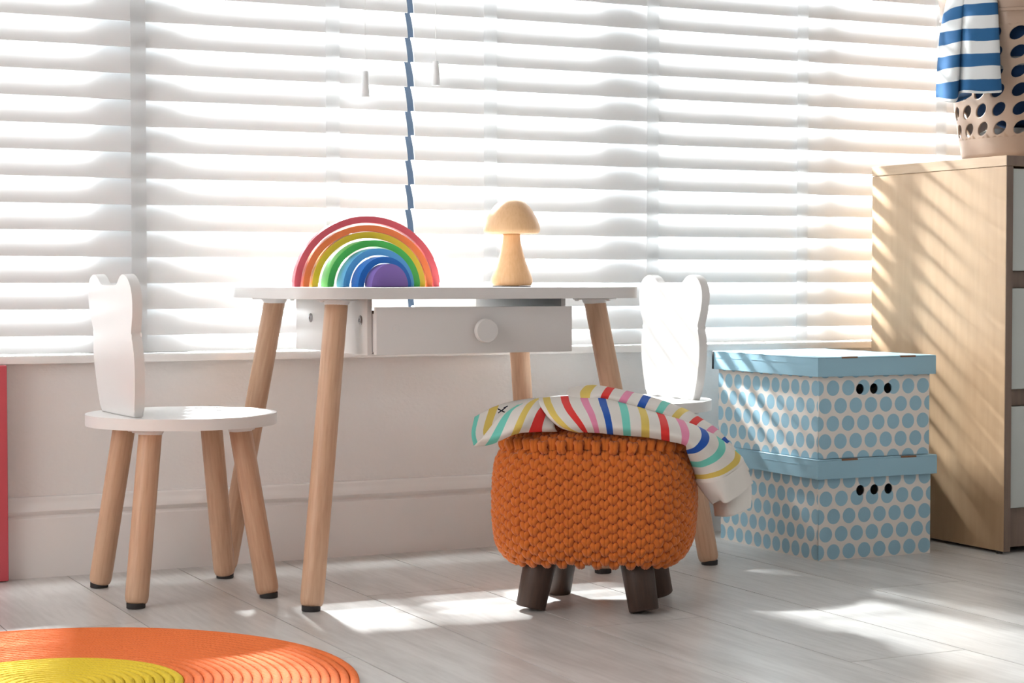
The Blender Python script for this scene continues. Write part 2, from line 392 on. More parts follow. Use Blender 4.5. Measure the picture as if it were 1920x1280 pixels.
[c for c in ch.children if c.name.startswith('backrest')][0].rotation_euler = (0, math.radians(-3.5), math.radians(2.8))
tag(ch2, 'white kids chair with bear-ear back, half hidden behind the orange knitted stool', 'chair', 'bear-ear kids chairs')

# ------------------------------------------------------------------ kids table with drawer
TX, TY = 1.310, -.313
tb = empty('kids_table', (TX, TY, 0)); tag(tb, 'white kids table with beech legs and a drawer pulled slightly open', 'table')
prism('table_top', rrect(-.310, -.236, .310, .236, .085, 12), .0185, table_shaded, tb, 'XY', .0028, off=.4895, seg=3)
for sx in (-1, 1):
    for sy in (-1, 1): leg(tb, (sx*.3075, sy*.224, 0), (sx*.237, sy*.154, .4830), LR)
HX0, HX1 = 1.113-TX, 1.473-TX
hs = box('housing_side', (HX0, -.187, .399), (HX0+.0085, .155, .4893), table_shaded, tb, .001)
hs2 = box('housing_side', (HX1-.0085, -.187, .399), (HX1, .155, .4893), table_shaded, tb, .001)
box('drawer_runner', (HX0+.0087, -.186, .3988), (HX0+.022, .155, .4015), table_shaded, tb, .0005)
box('drawer_runner', (HX1-.022, -.186, .3988), (HX1-.0087, .155, .4015), table_shaded, tb, .0005)
for y in (-.158, .078):
    lathe('screw', [(0, 0), (.0080, .0), (.0082, .0008), (.0060, .0024), (.0030, .0026), (.0026, .0006), (0, .0006)], chrome, hs, 20, Matrix.Translation((HX0, y, .455)) @ Matrix.Rotation(-PI/2, 4, 'Y'))
dr = box('drawer_front', (HX0+.004, -.2175, .4005), (HX1-.0035, -.2055, .4765), table_shaded, tb, .0008)
box('drawer_side', (HX0+.0095, -.2053, .404), (HX0+.0175, .125, .466), table_shaded, tb, .0005)
box('drawer_side', (HX1-.0175, -.2053, .404), (HX1-.0095, .125, .466), table_shaded, tb, .0005)
box('drawer_back', (HX0+.0177, .117, .404), (HX1-.0177, .125, .466), table_shaded, tb, .0005)
box('drawer_bottom', (HX0+.0177, -.2053, .405), (HX1-.0177, .1168, .409), table_shaded, tb)
kx = 1.303-TX
lathe('knob', [(0, 0), (.010, 0), (.010, .007), (.0175, .009), (.0202, .0125), (.0202, .018), (.0185, .0208), (0, .0215)], table_shaded, dr, 36, Matrix.Translation((kx, -.2175, .4375)) @ Matrix.Rotation(PI/2, 4, 'X'))
for dx in (-.142, .142): lathe('screw_cap', [(0, 0), (.006, 0), (.0057, .0004), (0, .0005)], table_shaded, dr, 20, Matrix.Translation(((HX0+HX1)/2+dx, -.2175, .4425)) @ Matrix.Rotation(PI/2, 4, 'X'))

# ------------------------------------------------------------------ rainbow stacker
RBX, TZ = 1.234, .5081
def arch(name, a, b, th, yf, col, label, dep=.035, solid=False):
    m = add_bump(mat(name+'_paint', col, .42), (40, 40, 200), .06, .001)
    n = 40; out = [(a*math.cos(PI*k/n), b*math.sin(PI*k/n)) for k in range(n+1)]
    if not solid: out += [((a-th)*math.cos(PI*(n-k)/n), (b-th*.95)*math.sin(PI*(n-k)/n)) for k in range(n+1)]
    o = prism(name, out, dep, m, None, 'XZ', .0022, loc=(RBX, yf, TZ), seg=3, ang=50)
    tag(o, label, 'toy', 'wooden rainbow stacker pieces'); return o
arch('rainbow_arch', .139, .1255, .0122, -.200, (.60, .085, .115), 'red outermost wooden arch of the toy rainbow', .014)
arch('rainbow_arch', .1235, .1095, .0115, -.203, (.80, .19, .055), 'orange wooden arch of the toy rainbow, just inside the red one', .016)
arch('rainbow_arch', .1080, .0975, .0115, -.206, (.72, .50, .03), 'yellow wooden arch of the toy rainbow, between orange and green', .018)
arch('rainbow_arch', .0880, .0825, .0120, -.229, (.06, .46, .08), 'green wooden arch of the toy rainbow, under the yellow one')
arch('rainbow_arch', .0670, .0675, .0120, -.251, (.085, .36, .70), 'light blue wooden arch of the toy rainbow, under the green one')
arch('rainbow_arch', .0500, .0527, .0115, -.278, (.005, .145, .53), 'dark blue wooden arch of the toy rainbow, around the purple half disc')
arch('rainbow_core', .0340, .0400, 0, -.302, (.215, .125, .43), 'purple solid half disc at the centre of the toy rainbow', solid=True)

# ------------------------------------------------------------------ mushroom lamp
mu = empty('mushroom_lamp', (1.469, -.300, TZ)); tag(mu, 'wooden mushroom-shaped lamp standing on the white table', 'lamp')
k_ = .00093/6.4
lathe('base_pad', [(0, 0), (.0345, 0), (.0345, .0016), (0, .0016)], rubber, mu, 40)
def sp(rows, y0=1185.0): return [(w*.001/6.4, (y0-y)*k_) for y, w in rows]
lathe('stem', [(0, .0016)]+sp([(1172, 215), (1165, 226), (1130, 240), (1085, 237), (1020, 215), (960, 191), (850, 156), (740, 124), (640, 104), (560, 98), (535, 98)])+[(0, (1185-535)*k_)], beech_lt, mu, 48, ang=180)
cap = [(0, (1185-536)*k_)]+sp([(536, 250), (533, 296), (518, 315), (500, 323), (480, 325), (430, 316), (350, 291), (270, 250), (200, 202), (150, 150), (126, 98), (116, 45)])+[(0, (1185-114)*k_)]
lathe('cap', cap, beech_lt, mu, 56, ang=180)

# ------------------------------------------------------------------ spotted storage boxes
dot_low = (dots('dots_front', 0, .0348, .0330, .0143, .0143, .016, -.001), dots('dots_side', 1, .0325, .0330, .0134, .0143, .026, -.001))
dot_up = (dots('dots_front_up', 0, .0348, .0330, .0143, .0143, -.003, .015), dots('dots_side_up', 1, .0325, .0330, .0134, .0143, .010, .015))
def panel_with_holes(name, w, h, t, holes, m, parent):
    cu = bpy.data.curves.new(name, 'CURVE'); cu.dimensions = '2D'; cu.fill_mode = 'BOTH'; cu.extrude = t/2
    def spl(pts):
        s = cu.splines.new('POLY'); s.points.add(len(pts)-1); s.use_cyclic_u = True
        for p, q in zip(s.points, pts): p.co = (q[0], q[1], 0, 1)
    spl([(0, 0), (w, 0), (w, h), (0, h)])
    for hx, hz, r in holes: spl([(hx+r*.95*math.cos(2*PI*k/28), hz+r*math.sin(2*PI*k/28)) for k in range(28)])
    tmp = bpy.data.objects.new('tmp', cu); COL.objects.link(tmp)
    me = bpy.data.meshes.new_from_object(tmp.evaluated_get(bpy.context.evaluated_depsgraph_get()))
    bpy.data.objects.remove(tmp); bpy.data.curves.remove(cu)
    me.transform(Matrix.Translation((0, t/2, 0)) @ Matrix.Rotation(PI/2, 4, 'X')); me.name = name
    me.materials.clear(); me.materials.append(m); return link(name, me, parent)
def storage_box(loc, rz, label, dm_):
    dot_f, dot_s = dm_
    b = empty('storage_box', loc, rz); tag(b, label, 'box', 'spotted blue storage boxes')
    w, d, h, t = .256, .340, .1885, .0025
    panel_with_holes('front_panel', w, h-.003, t, [(.0935+k*.0323, .1275, .0100) for k in range(3)], dot_f, b)
    box('side_panel', (0, t, 0), (t, d, h-.003), dot_s, b); box('side_panel', (w-t, t, 0), (w, d, h-.003), dot_s, b)
    box('back_panel', (t, d-t, 0), (w-t, d, h-.003), dot_f, b); box('bottom_panel', (t, t, .0005), (w-t, d-t, .003), blue_card, b)
    # lid: tray turned upside down, with a rolled rim
    lz, e, tt = h-.036, .0085, .0022
    bm_ = bmesh.new()
    add_box(bm_, (-e, -e, h-tt), (w+e, d+e, h), .0008, 1)
    add_box(bm_, (-e, -e, lz), (w+e, -e+tt, h-tt)); add_box(bm_, (-e, d+e-tt, lz), (w+e, d+e, h-tt))
    add_box(bm_, (-e, -e+tt, lz), (-e+tt, d+e-tt, h-tt)); add_box(bm_, (w+e-tt, -e+tt, lz), (w+e, d+e-tt, h-tt))
    lid = bm_obj('lid', bm_, blue_card, b)
    for x0 in (.045, .180): box('fold_slot', (x0, -e-.0003, h-.0030), (x0+.036, -e+.004, h+.0004), card_edge, lid)
    box('fold_line', (-e-.0004, -e+.01, h-.0130), (-e, d+e-.01, h-.0122), blue_card, lid)
    box('corner_cap', (-e-.0014, d+e-.004, lz), (-e+.006, d+e+.0014, h-.001), dark_gap, lid, .0005)
    return b
storage_box((2.024, -.4565, .0), math.radians(-.4), 'blue-dotted cardboard storage box on the floor, under the other one', dot_low)
storage_box((2.0235, -.456, .1895), math.radians(.5), 'blue-dotted cardboard storage box on top of the stack, sunlit lid', dot_up)

# ------------------------------------------------------------------ chest of drawers
cb = empty('chest_of_drawers', (2.385, -.544, 0)); tag(cb, 'oak chest with white drawer fronts at the right edge, basket on top', 'chest')
CW, CDp, CH = .80, .414, .7545
box('side_panel', (0, 0, .006), (.016, CDp, CH-.0200), oak, cb, .0006, 1); box('side_panel', (CW-.016, 0, .006), (CW, CDp, CH-.02), oak, cb, .0006, 1)
box('front_edge', (.0003, -.0010, .006), (.0157, -.0001, CH-.02), oak_shaded, cb); box('front_edge', (CW-.0157, -.001, .006), (CW-.0003, -.0001, CH-.02), oak_shaded, cb)  # thin strips painting the shaded front edge over the side panels
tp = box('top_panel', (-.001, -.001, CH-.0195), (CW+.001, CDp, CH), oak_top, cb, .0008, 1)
box('top_edge', (-.0007, -.0020, CH-.0193), (CW+.0007, -.0011, CH-.0003), oak_shaded, tp)
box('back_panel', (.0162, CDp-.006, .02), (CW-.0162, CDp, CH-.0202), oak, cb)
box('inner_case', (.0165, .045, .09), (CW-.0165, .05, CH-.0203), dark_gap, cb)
box('plinth', (.0163, .012, .012), (CW-.0163, .028, .086), oak_shaded, cb, .0006, 1)
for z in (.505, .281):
    box('cross_rail', (.0163, .016, z), (CW-.0163, .03, z+.032), oak_shaded, cb, .0006, 1)
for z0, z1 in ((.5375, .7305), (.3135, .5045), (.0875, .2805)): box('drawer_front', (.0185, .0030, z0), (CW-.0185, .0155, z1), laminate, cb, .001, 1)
for x in (.008, CW-.008):
    for y in (.02, CDp-.02): lathe('foot', [(0, 0), (.006, 0), (.006, .0062), (0, .0062)], rubber, cb, 12, loc=(x, y, 0))

# ------------------------------------------------------------------ pink-red board at the left edge
pb = empty('painted_board', (.50, -.032, 0)); tag(pb, 'pink-red painted board leaning upright under the sill at the left edge', 'board')
box('panel', (-.16, -.012, .002), (.130, .006, .3735), pink, pb, .001, 1)
for z in (.06, .30): box('batten', (-.15, .0062, z), (.10, .0118, z+.03), pink, pb, .001, 1)

# ------------------------------------------------------------------ round rug of braided rings
rug = empty('round_rug', (.510, -.922, 0)); tag(rug, 'round braided rug, orange with a yellow centre, in the foreground', 'rug')
def braid_mat(name, col):
    m = mat(name, col, .85, .2); N, L, b = nt(m)
    tc = N.new('ShaderNodeTexCoord'); vo = N.new('ShaderNodeTexVoronoi'); vo.inputs['Scale'].default_value = 230; vo.inputs['Randomness'].default_value = .6
    bp = N.new('ShaderNodeBump'); bp.inputs['Strength'].default_value = .7; bp.inputs['Distance'].default_value = .002
    L.new(tc.outputs['Object'], vo.inputs['Vector']); L.new(vo.outputs['Distance'], bp.inputs['Height']); bp.invert = True
    L.new(bp.outputs['Normal'], b.inputs['Normal']); return m
r_or, r_ye = braid_mat('rug_orange', (.86, .20, .055)), braid_mat('rug_yellow', (.83, .60, .045))
PR = .0125
for k in range(32):
    ro = .395-k*PR; ri = max(ro-PR+.0004, 0)
    if ro < .004: break
    n = 112 if ro > .15 else 56; rm = (ro+ri)/2; hw = (ro-ri)/2; vs, fs = [], []
    cs = [(-1, .0), (-.92, .6), (-.55, .92), (0, 1), (.55, .92), (.92, .6), (1, 0)]
    for i in range(n):
        a = 2*PI*i/n
        for c, h in cs: vs.append(((rm+c*hw)*math.cos(a), (rm+c*hw)*math.sin(a), (.0008+h*.0052)))
    m_ = len(cs)
    for i in range(n):
        for j in range(m_-1): fs.append((i*m_+j, ((i+1) % n)*m_+j, ((i+1) % n)*m_+j+1, i*m_+j+1))
        fs.append((i*m_+m_-1, ((i+1) % n)*m_+m_-1, ((i+1) % n)*m_, i*m_))
    raw_obj('braid_ring', vs, fs, r_or if ro > .178 else r_ye, rug)

# ------------------------------------------------------------------ knitted stool
SC = Vector((1.440, -.668, 0)); SR = math.radians(-34)
st = empty('knitted_stool', SC, SR); tag(st, 'orange chunky-knit footstool with dark wooden legs', 'stool')
yarn = mat('orange_yarn', (.60, .150, .022), .85, .2, sheen=.25); add_bump(yarn, (420, 420, 420), .35, .001)
core_m = mat('shaded_core', (.22, .05, .01), .9, .1)  # cushion colour darkened as shade in the gaps between stitches
ZB, ZT = .080, .256; AX, AY = .150, .134; DOME = .034
def sup(th, a, b, e=3.6):
    c, s = math.cos(th), math.sin(th)
    r = (abs(c/a)**e+abs(s/b)**e)**(-1/e); return r*c, r*s
# perimeter table by arc length
NT = 720; per = [sup(2*PI*k/NT, AX, AY) for k in range(NT+1)]; acc = [0.0]
for p, q in zip(per, per[1:]): acc.append(acc[-1]+math.hypot(q[0]-p[0], q[1]-p[1]))
PER = acc[-1]
import bisect
def per_at(s):
    s %= PER; i = min(bisect.bisect_right(acc, s)-1, NT-1); t = (s-acc[i])/(acc[i+1]-acc[i])
    x = per[i][0]+(per[i+1][0]-per[i][0])*t; y = per[i][1]+(per[i+1][1]-per[i][1])*t
    nx, ny = per[i+1][1]-per[i][1], per[i][0]-per[i+1][0]; l = math.hypot(nx, ny); return x, y, nx/l, ny/l
H = ZT-ZB
def side_pt(s, v, off):
    """v: height 0..H along the side; edges pulled in so that top and bottom are rounded"""
    x, y, nx, ny = per_at(s); t = max(0.0, min(1.0, v/H)); e = 0.0
    rt_, rb_ = .030, .036
    z = ZB+v; n = (nx, ny, 0.0)
    if H-v < rt_:
        q = min(1, (rt_-(H-v))/rt_); e = rt_*.62*(1-math.sqrt(max(0, 1-q*q*.94))); n = (nx*(1-.6*q), ny*(1-.6*q), .6*q)
    elif v < rb_:
        q = min(1, (rb_-v)/rb_); e = rb_*.72*(1-math.sqrt(max(0, 1-q*q*.95))); n = (nx*(1-.5*q), ny*(1-.5*q), -.5*q)
    bul = .007*math.sin(PI*t)-.004
    return Vector((x+nx*(bul-e)+n[0]*off, y+ny*(bul-e)+n[1]*off, z+n[2]*off))
# core
vs, fs = [], []; NS, NV = 96, 14
for j in range(NV+1):
    for i in range(NS): vs.append(side_pt(PER*i/NS, H*j/NV, -.0065))
for j in range(NV):
    for i in range(NS): fs.append((j*NS+i, j*NS+(i+1) % NS, (j+1)*NS+(i+1) % NS, (j+1)*NS+i))
def dome_z(x, y):
    q = (min(1.0, (abs(x)/AX)**3.6+(abs(y)/AY)**3.6))**(1/3.6); return ZT-.004+DOME*math.sqrt(max(0.0, 1-q*q))
base = len(vs); NR_ = 10                                   # domed top of the core
for j in range(NR_):
    k = 1-(j+1)/NR_
    for i in range(NS):
        p = vs[NV*NS+i]; x, y = p.x*k, p.y*k; vs.append(Vector((x, y, dome_z(x, y)-.006)))
for j in range(NR_):
    a = NV*NS+j*NS
    for i in range(NS): fs.append((a+i, a+(i+1) % NS, a+NS+(i+1) % NS, a+NS+i))
fs += [tuple(range(NS))[::-1]]
raw_obj('cushion_core', vs, fs, core_m, st)
# chunky yarn: every stitch is a pair of bent strands that flare apart at the top and meet below
YV, YF = [], []
def strand(pts, r, ns=6):
    base = len(YV); n = len(pts)
    for i, (p, nrm) in enumerate(pts):
        a = pts[max(i-1, 0)][0]; b = pts[min(i+1, n-1)][0]
        t = (b-a).normalized(); u = nrm-t*nrm.dot(t)
        u = u.normalized() if u.length > 1e-6 else t.orthogonal().normalized(); w = t.cross(u)
        for k in range(ns):
            g = 2*PI*k/ns; YV.append(p+u*(r*math.cos(g))+w*(r*1.05*math.sin(g)))
    for i in range(n-1):
        for k in range(ns): YF.append((base+i*ns+k, base+(i+1)*ns+k, base+(i+1)*ns+(k+1) % ns, base+i*ns+(k+1) % ns))
SHAPE = catmull([Vector(p) for p in ((.60, .26, -.0055), (.49, .34, .0000), (.32, .27, .0044), (.18, .07, .0056), (.14, -.18, .0034), (.15, -.50, -.0045))], 2)
P_ = PER/72; rows = 12; hr = H/rows; RY = .0050
jit = lambda a, b, c: noise.noise(Vector((a*.9, b*.9, c)))
for i in range(72):
    for j in range(-1, rows+1):
        uc = i; vc = j+.5+(.5 if i % 2 else 0)
        if vc*hr > H+.002 or vc*hr < -.004: continue
        ju, jv, jn = jit(uc, vc, 1.3)*.13, jit(uc, vc, 7.7)*.12, jit(uc*1.7, vc, 4.4)*.0012; wd = 1+.15*jit(uc, vc, 11)
        for sg in (-1, 1):
            pts = []
            for q in SHAPE:
                s_ = (uc+ju+sg*q.x*wd)*P_; v_ = (vc+jv+q.y*1.02)*hr; v_ = max(-.004, min(H+.004, v_))
                p = side_pt(s_, v_, q.z+jn); n_ = side_pt(s_, v_, q.z+jn+.004)-p; pts.append((p, n_.normalized()))
            strand(pts, RY*(1+.1*jit(uc, vc, 19+sg)))
ph = .0150; nx_ = int(AX/P_)+2; ny_ = int(AY/ph)+2
for i in range(-nx_, nx_+1):
    for j in range(-ny_, ny_+1):
        xc = i*P_; yc = (j+(.5 if i % 2 else 0))*ph
        if (abs(xc)/(AX-.004))**3.6+(abs(yc)/(AY-.004))**3.6 > 1: continue
        ju, jv, jn = jit(i, j, 31)*.13*P_, jit(i, j, 37)*.12*ph, jit(i*.8, j, 34)*.0012
        for sg in (-1, 1):
            pts = []
            for q in SHAPE:
                x = xc+ju+sg*q.x*P_; y = yc+jv+q.y*1.02*ph; k = ((abs(x)/AX)**3.6+(abs(y)/AY)**3.6)**(1/3.6)
                if k > .985: x *= .985/k; y *= .985/k
                e_ = .004; nv = Vector((dome_z(x-e_, y)-dome_z(x+e_, y), dome_z(x, y-e_)-dome_z(x, y+e_), 2*e_)).normalized()
                pts.append((Vector((x, y, dome_z(x, y)))+nv*(q.z+jn), nv))
            strand(pts, RY)
kc = raw_obj('knit_cover', YV, YF, yarn, st); tag(kc, kind='stuff')
rz = Matrix.Rotation(-SR, 4, 'Z')
for bx, by in ((1.316, -.682), (1.463, -.785), (1.425, -.561), (1.565, -.657)):
    b = rz @ (Vector((bx, by, 0))-SC); t = Vector((b.x*.80, b.y*.80, .098)); M = axis_mat(b, t); ln = (t-b).length
    bm_ = bmesh.new(); lathe_mesh(bm_, [(0, 0), (.0215, 0), (.0235, .002), (.0255, .06), (.0265, ln), (0, ln)], 26)
    me = bpy.data.meshes.new('leg'); bmesh.ops.recalc_face_normals(bm_, faces=bm_.faces); bm_.to_mesh(me); bm_.free(); me.materials.append(dark_wood); smooth(me, 50)
    o = link('leg', me, st); o.matrix_local = Matrix.Translation((0, 0, .0035)) @ M
box('bottom_board', (-.105, -.095, .0835), (.105, .095, .098), dark_wood, st, .002)
# ------------------------------------------------------------------ striped pullover over the stool
def sheet(name, stations, us, m, parent, org, nu=5, nv=5, thick=.0016, wr=.0018, vs_=None, seed=0.0, lock=True):
    """loft through stations (each a list of points); us = print coordinate of every station"""
    cols = [catmull([Vector(p) for p in s], nv) for s in stations]
    nr = len(cols[0]); rows_ = [catmull([c[r] for c in cols], nu) for r in range(nr)]
    uu = catmull([Vector((u, 0, 0)) for u in us], nu); nc = len(uu)
    if vs_ is None: vv = [r/(nr-1) for r in range(nr)]
    else: vv = [q.x for q in catmull([Vector((v, 0, 0)) for v in vs_], nv)]
    V, F, UV = [], [], []
    for r in range(nr):
        for c in range(nc):
            p = rows_[r][c]; n_ = noise.noise(p*26+Vector((seed, 0, 0)))*wr + noise.noise(p*70+Vector((0, seed, 3)))*wr*.35
            V.append(p-org+Vector((-.35, -.75, .45))*n_); UV.append((uu[c].x, vv[r]))
    for r in range(nr-1):
        for c in range(nc-1): F.append((r*nc+c, r*nc+c+1, (r+1)*nc+c+1, (r+1)*nc+c))
    o = raw_obj(name, V, F, m, parent, uv=UV)
    md = o.modifiers.new('thickness', 'SOLIDIFY'); md.thickness = thick; md.offset = 0
    return o
TEAL, YEL, RED, PNK, BLU = (.18, .62, .52), (.72, .54, .13), (.74, .045, .04), (.78, .27, .42), (.025, .105, .46)
CWHITE = (.78, .74, .69)
knit = stripes('jersey_stripes', CWHITE, [TEAL, YEL, RED, PNK, BLU], 1.0, .42)
knit_cuff = cloth_mix('jersey_white', CWHITE, .12); add_bump(knit_cuff, (300, 300, 300), .1, .001)
SWO = at(1120, 808, 2.95)
sw = empty('striped_pullover', SWO); tag(sw, 'white kids pullover with colourful stripes thrown over the knitted stool', 'pullover')
def stn(rows, deps): return [[at(x, y, d if not isinstance(d, tuple) else d[0]) for (x, y), d in zip(r, dd)] for r, dd in zip(rows, deps)]
M_ = [[(1078, 809), (1050, 800), (1025, 778), (1012, 758), (1010, 746)], [(1083, 810), (1060, 800), (1040, 780), (1028, 758), (1024, 745)],
      [(1098, 810), (1090, 798), (1072, 775), (1062, 758), (1058, 743)], [(1120, 811), (1116, 797), (1108, 775), (1099, 757), (1094, 743)],
      [(1144, 813), (1142, 799), (1137, 777), (1131, 758), (1127, 743)], [(1176, 816), (1175, 802), (1173, 783), (1169, 764), (1163, 750)],
      [(1210, 819), (1210, 805), (1209, 787), (1204, 770), (1198, 758)], [(1248, 825), (1247, 811), (1245, 795), (1240, 780), (1232, 770)],
      [(1283, 833), (1285, 822), (1284, 808), (1278, 793), (1268, 780)], [(1288, 846), (1305, 842), (1320, 828), (1322, 812), (1312, 800)],
      [(1296, 868), (1315, 870), (1340, 858), (1353, 840), (1350, 822)], [(1304, 894), (1328, 892), (1356, 884), (1380, 866), (1384, 850)],
      [(1302, 901), (1330, 902), (1360, 892), (1386, 873), (1392, 857)]]
dm = [2.880, 2.862, 2.880, 2.935, 3.03]
MD = [[2.90, 2.885, 2.90, 2.95, 3.03]]+[dm]*7+[[2.875, 2.862, 2.88, 2.925, 3.0], [2.90, 2.875, 2.88, 2.92, 2.98], [2.93, 2.90, 2.89, 2.92, 2.97], [2.94, 2.905, 2.90, 2.925, 2.965], [2.94, 2.905, 2.90, 2.925, 2.965]]
sheet('body', stn(M_, MD), [6.0, 6.5, 7.5, 8.5, 9.5, 10.5, 11.5, 12.5, 13.5, 14.5, 15.5, 16.5, 17.0], knit, sw, SWO, seed=1)
G_ = [[(889, 836), (903, 822), (925, 795), (948, 772), (965, 760)], [(921, 832), (932, 815), (944, 790), (955, 772), (975, 758)],
      [(965, 813), (972, 800), (982, 778), (995, 757), (1010, 747)], [(1000, 809), (1003, 798), (1013, 775), (1025, 760), (1040, 748)],
      [(1045, 809), (1040, 800), (1040, 785), (1045, 770), (1060, 755)]]
GD = [[2.92, 2.90, 2.93, 2.97, 3.04], [2.91, 2.895, 2.92, 2.96, 3.04], [2.895, 2.88, 2.905, 2.955, 3.04], [2.90, 2.895, 2.915, 2.965, 3.05], [2.915, 2.905, 2.92, 2.97, 3.05]]
sheet('hem_flap', stn(G_, GD), [0.0, .5, 1.5, 2.5, 2.95], knit, sw, SWO, seed=2)
H_ = [[(888, 834), (884, 812), (890, 782)], [(915, 830), (910, 805), (922, 765)], [(950, 822), (945, 790), (960, 753)], [(990, 806), (990, 780), (1005, 746)]]
sheet('back_layer', stn(H_, [[2.95, 2.97, 3.03], [2.955, 2.975, 3.04], [2.965, 2.985, 3.06], [2.97, 2.99, 3.08]]), [.35, 1.42, 2.05, 2.15], knit, sw, SWO, seed=3)
R_ = [[(1070, 744), (1062, 735), (1074, 727), (1090, 732)], [(1098, 748), (1100, 735), (1112, 722), (1122, 730)], [(1132, 749), (1137, 738), (1146, 727), (1156, 735)],
      [(1165, 758), (1172, 746), (1182, 735), (1193, 742)], [(1200, 768), (1206, 754), (1214, 743), (1226, 750)], [(1232, 780), (1240, 766), (1250, 754), (1262, 760)],
      [(1262, 792), (1268, 780), (1284, 768), (1296, 775)], [(1290, 808), (1298, 796), (1312, 784), (1322, 790)], [(1315, 824), (1328, 812), (1340, 802), (1348, 808)],
      [(1330, 852), (1350, 835), (1362, 824), (1366, 830)], [(1348, 882), (1370, 862), (1384, 850), (1386, 856)], [(1362, 908), (1388, 892), (1403, 880), (1402, 886)]]
RD = [[3.02, 3.05, 3.09, 3.15], [3.0, 3.02, 3.07, 3.15], [3.0, 3.0, 3.07, 3.15], [2.99, 2.99, 3.06, 3.15], [2.98, 2.98, 3.05, 3.15], [2.975, 2.97, 3.04, 3.14],
      [2.97, 2.965, 3.03, 3.12], [2.965, 2.96, 3.02, 3.10], [2.975, 2.965, 3.01, 3.08], [2.985, 2.97, 3.0, 3.06], [2.99, 2.98, 3.0, 3.05], [3.0, 2.985, 3.005, 3.05]]
sheet('sleeve', stn(R_, RD), [.9, 1.5, 2.5, 3.5, 4.5, 5.5, 6.5, 7.5, 8.5, 9.5, 10.5, 11.0], knit, sw, SWO, seed=4)
C1 = [[(1302, 900), (1330, 902), (1360, 892), (1386, 873), (1392, 857)], [(1320, 925), (1340, 924), (1362, 920), (1386, 900), (1402, 882)], [(1336, 945), (1350, 937), (1361, 943), (1388, 926), (1412, 905)]]
sheet('cuff', stn(C1, [[2.94, 2.905, 2.90, 2.925, 2.965], [2.945, 2.915, 2.905, 2.925, 2.96], [2.95, 2.93, 2.91, 2.925, 2.955]]), [0, .5, 1], knit_cuff, sw, SWO, seed=5)
C2 = [[(1325, 900), (1365, 905), (1404, 884)], [(1336, 935), (1368, 936), (1409, 918)], [(1341, 967), (1372, 967), (1407, 951)]]
sheet('cuff', stn(C2, [[3.0, 2.97, 3.0], [3.0, 2.965, 2.99], [3.0, 2.965, 2.99]]), [0, .5, 1], knit_cuff, sw, SWO, seed=6)
ink = mat('navy_print', (.01, .012, .03), .8)
for k, (a, b) in enumerate((((933, 766), (947, 773)), ((934, 774), (948, 764)), ((944, 765), (952, 761)))):
    p, q = at(a[0], a[1], 3.000), at(b[0], b[1], 3.000); d = (q-p).normalized(); w = _up*.0011
    raw_obj('neck_print', [p-w-SWO, q-w-SWO, q+w-SWO, p+w-SWO]+[v+_fw*.0008-SWO for v in (p-w, q-w, q+w, p+w)], [(0, 1, 2, 3), (7, 6, 5, 4), (0, 4, 5, 1), (1, 5, 6, 2), (2, 6, 7, 3), (3, 7, 4, 0)], ink, sw)

# ------------------------------------------------------------------ laundry basket on the chest
BO = Vector((2.652, -.338, .7547)); bk = empty('laundry_basket', BO); tag(bk, 'beige plastic laundry basket with oval holes on top of the oak chest', 'basket')
BH = .352
def bdim(z): t = z/BH; return .160+.052*t, .118+.046*t
def bpt(u, z, off=0.0):
    """u in 0..1 around the basket"""
    a, b = bdim(max(0, z)); th = 2*PI*u; x, y = sup(th, a+off, b+off, 2.7); return Vector((x, y, z))
NCOL = 26; vs, fs = [], []
def cell(u0, u1, z0, z1, hole=(.35, .37), shear=.35):
    n = 6; B = [(k/n, 0) for k in range(n)]+[(1, k/n) for k in range(n)]+[(1-k/n, 1) for k in range(n)]+[(0, 1-k/n) for k in range(n)]
    base = len(vs); m_ = len(B)
    def put(a, b): vs.append(bpt(u0+(u1-u0)*a, z0+(z1-z0)*b))
    for a, b in B: put(a, b)
    if hole is None:
        raise ValueError
    for s_ in (1.14, 1.0):
        for a, b in B:
            g = math.atan2(b-.5, a-.5); e, f = hole[0]*s_*math.cos(g), hole[1]*s_*math.sin(g); put(.5+e+f*shear*.5, .5+f+e*shear*.75)
    for r in (0, 1):
        for k in range(m_): k2 = (k+1) % m_; fs.append((base+r*m_+k, base+r*m_+k2, base+(r+1)*m_+k2, base+(r+1)*m_+k))
def solid_band(z0, z1, nz):
    for i in range(nz):
        for c in range(NCOL*3):
            b = len(vs); u0, u1 = c/(NCOL*3), (c+1)/(NCOL*3); za, zb = z0+(z1-z0)*i/nz, z0+(z1-z0)*(i+1)/nz
            vs.extend([bpt(u0, za), bpt(u1, za), bpt(u1, zb), bpt(u0, zb)]); fs.append((b, b+1, b+2, b+3))
PZ, ZR = .0362, .066-.0181
solid_band(.004, ZR, 3)
for r in range(6):
    for c in range(NCOL): cell(c/NCOL, (c+1)/NCOL, ZR+r*PZ, ZR+(r+1)*PZ, (.34, .355) if r < 6 else None)
zt = ZR+6*PZ; solid_band(zt, .292, 1)
HC = {18, 19, 20, 5, 6, 7}
for c in range(NCOL):
    if c in (18, 5): cell(c/NCOL, (c+3)/NCOL, .292, .340, (.40, .30), 0)
    elif c not in HC:
        b = len(vs); vs.extend([bpt(c/NCOL, .292), bpt((c+1)/NCOL, .292), bpt((c+1)/NCOL, .340), bpt(c/NCOL, .340)]); fs.append((b, b+1, b+2, b+3))
solid_band(.340, .348, 1)
bmk = bmesh.new(); me = bpy.data.meshes.new('tmp'); me.from_pydata([tuple(v) for v in vs], [], fs); bmk.from_mesh(me)
bmesh.ops.remove_doubles(bmk, verts=bmk.verts, dist=.0004)
body = bm_obj('basket_body', bmk, basket_m, bk, ang=50)
md = body.modifiers.new('wall', 'SOLIDIFY'); md.thickness = .0034; md.offset = -1
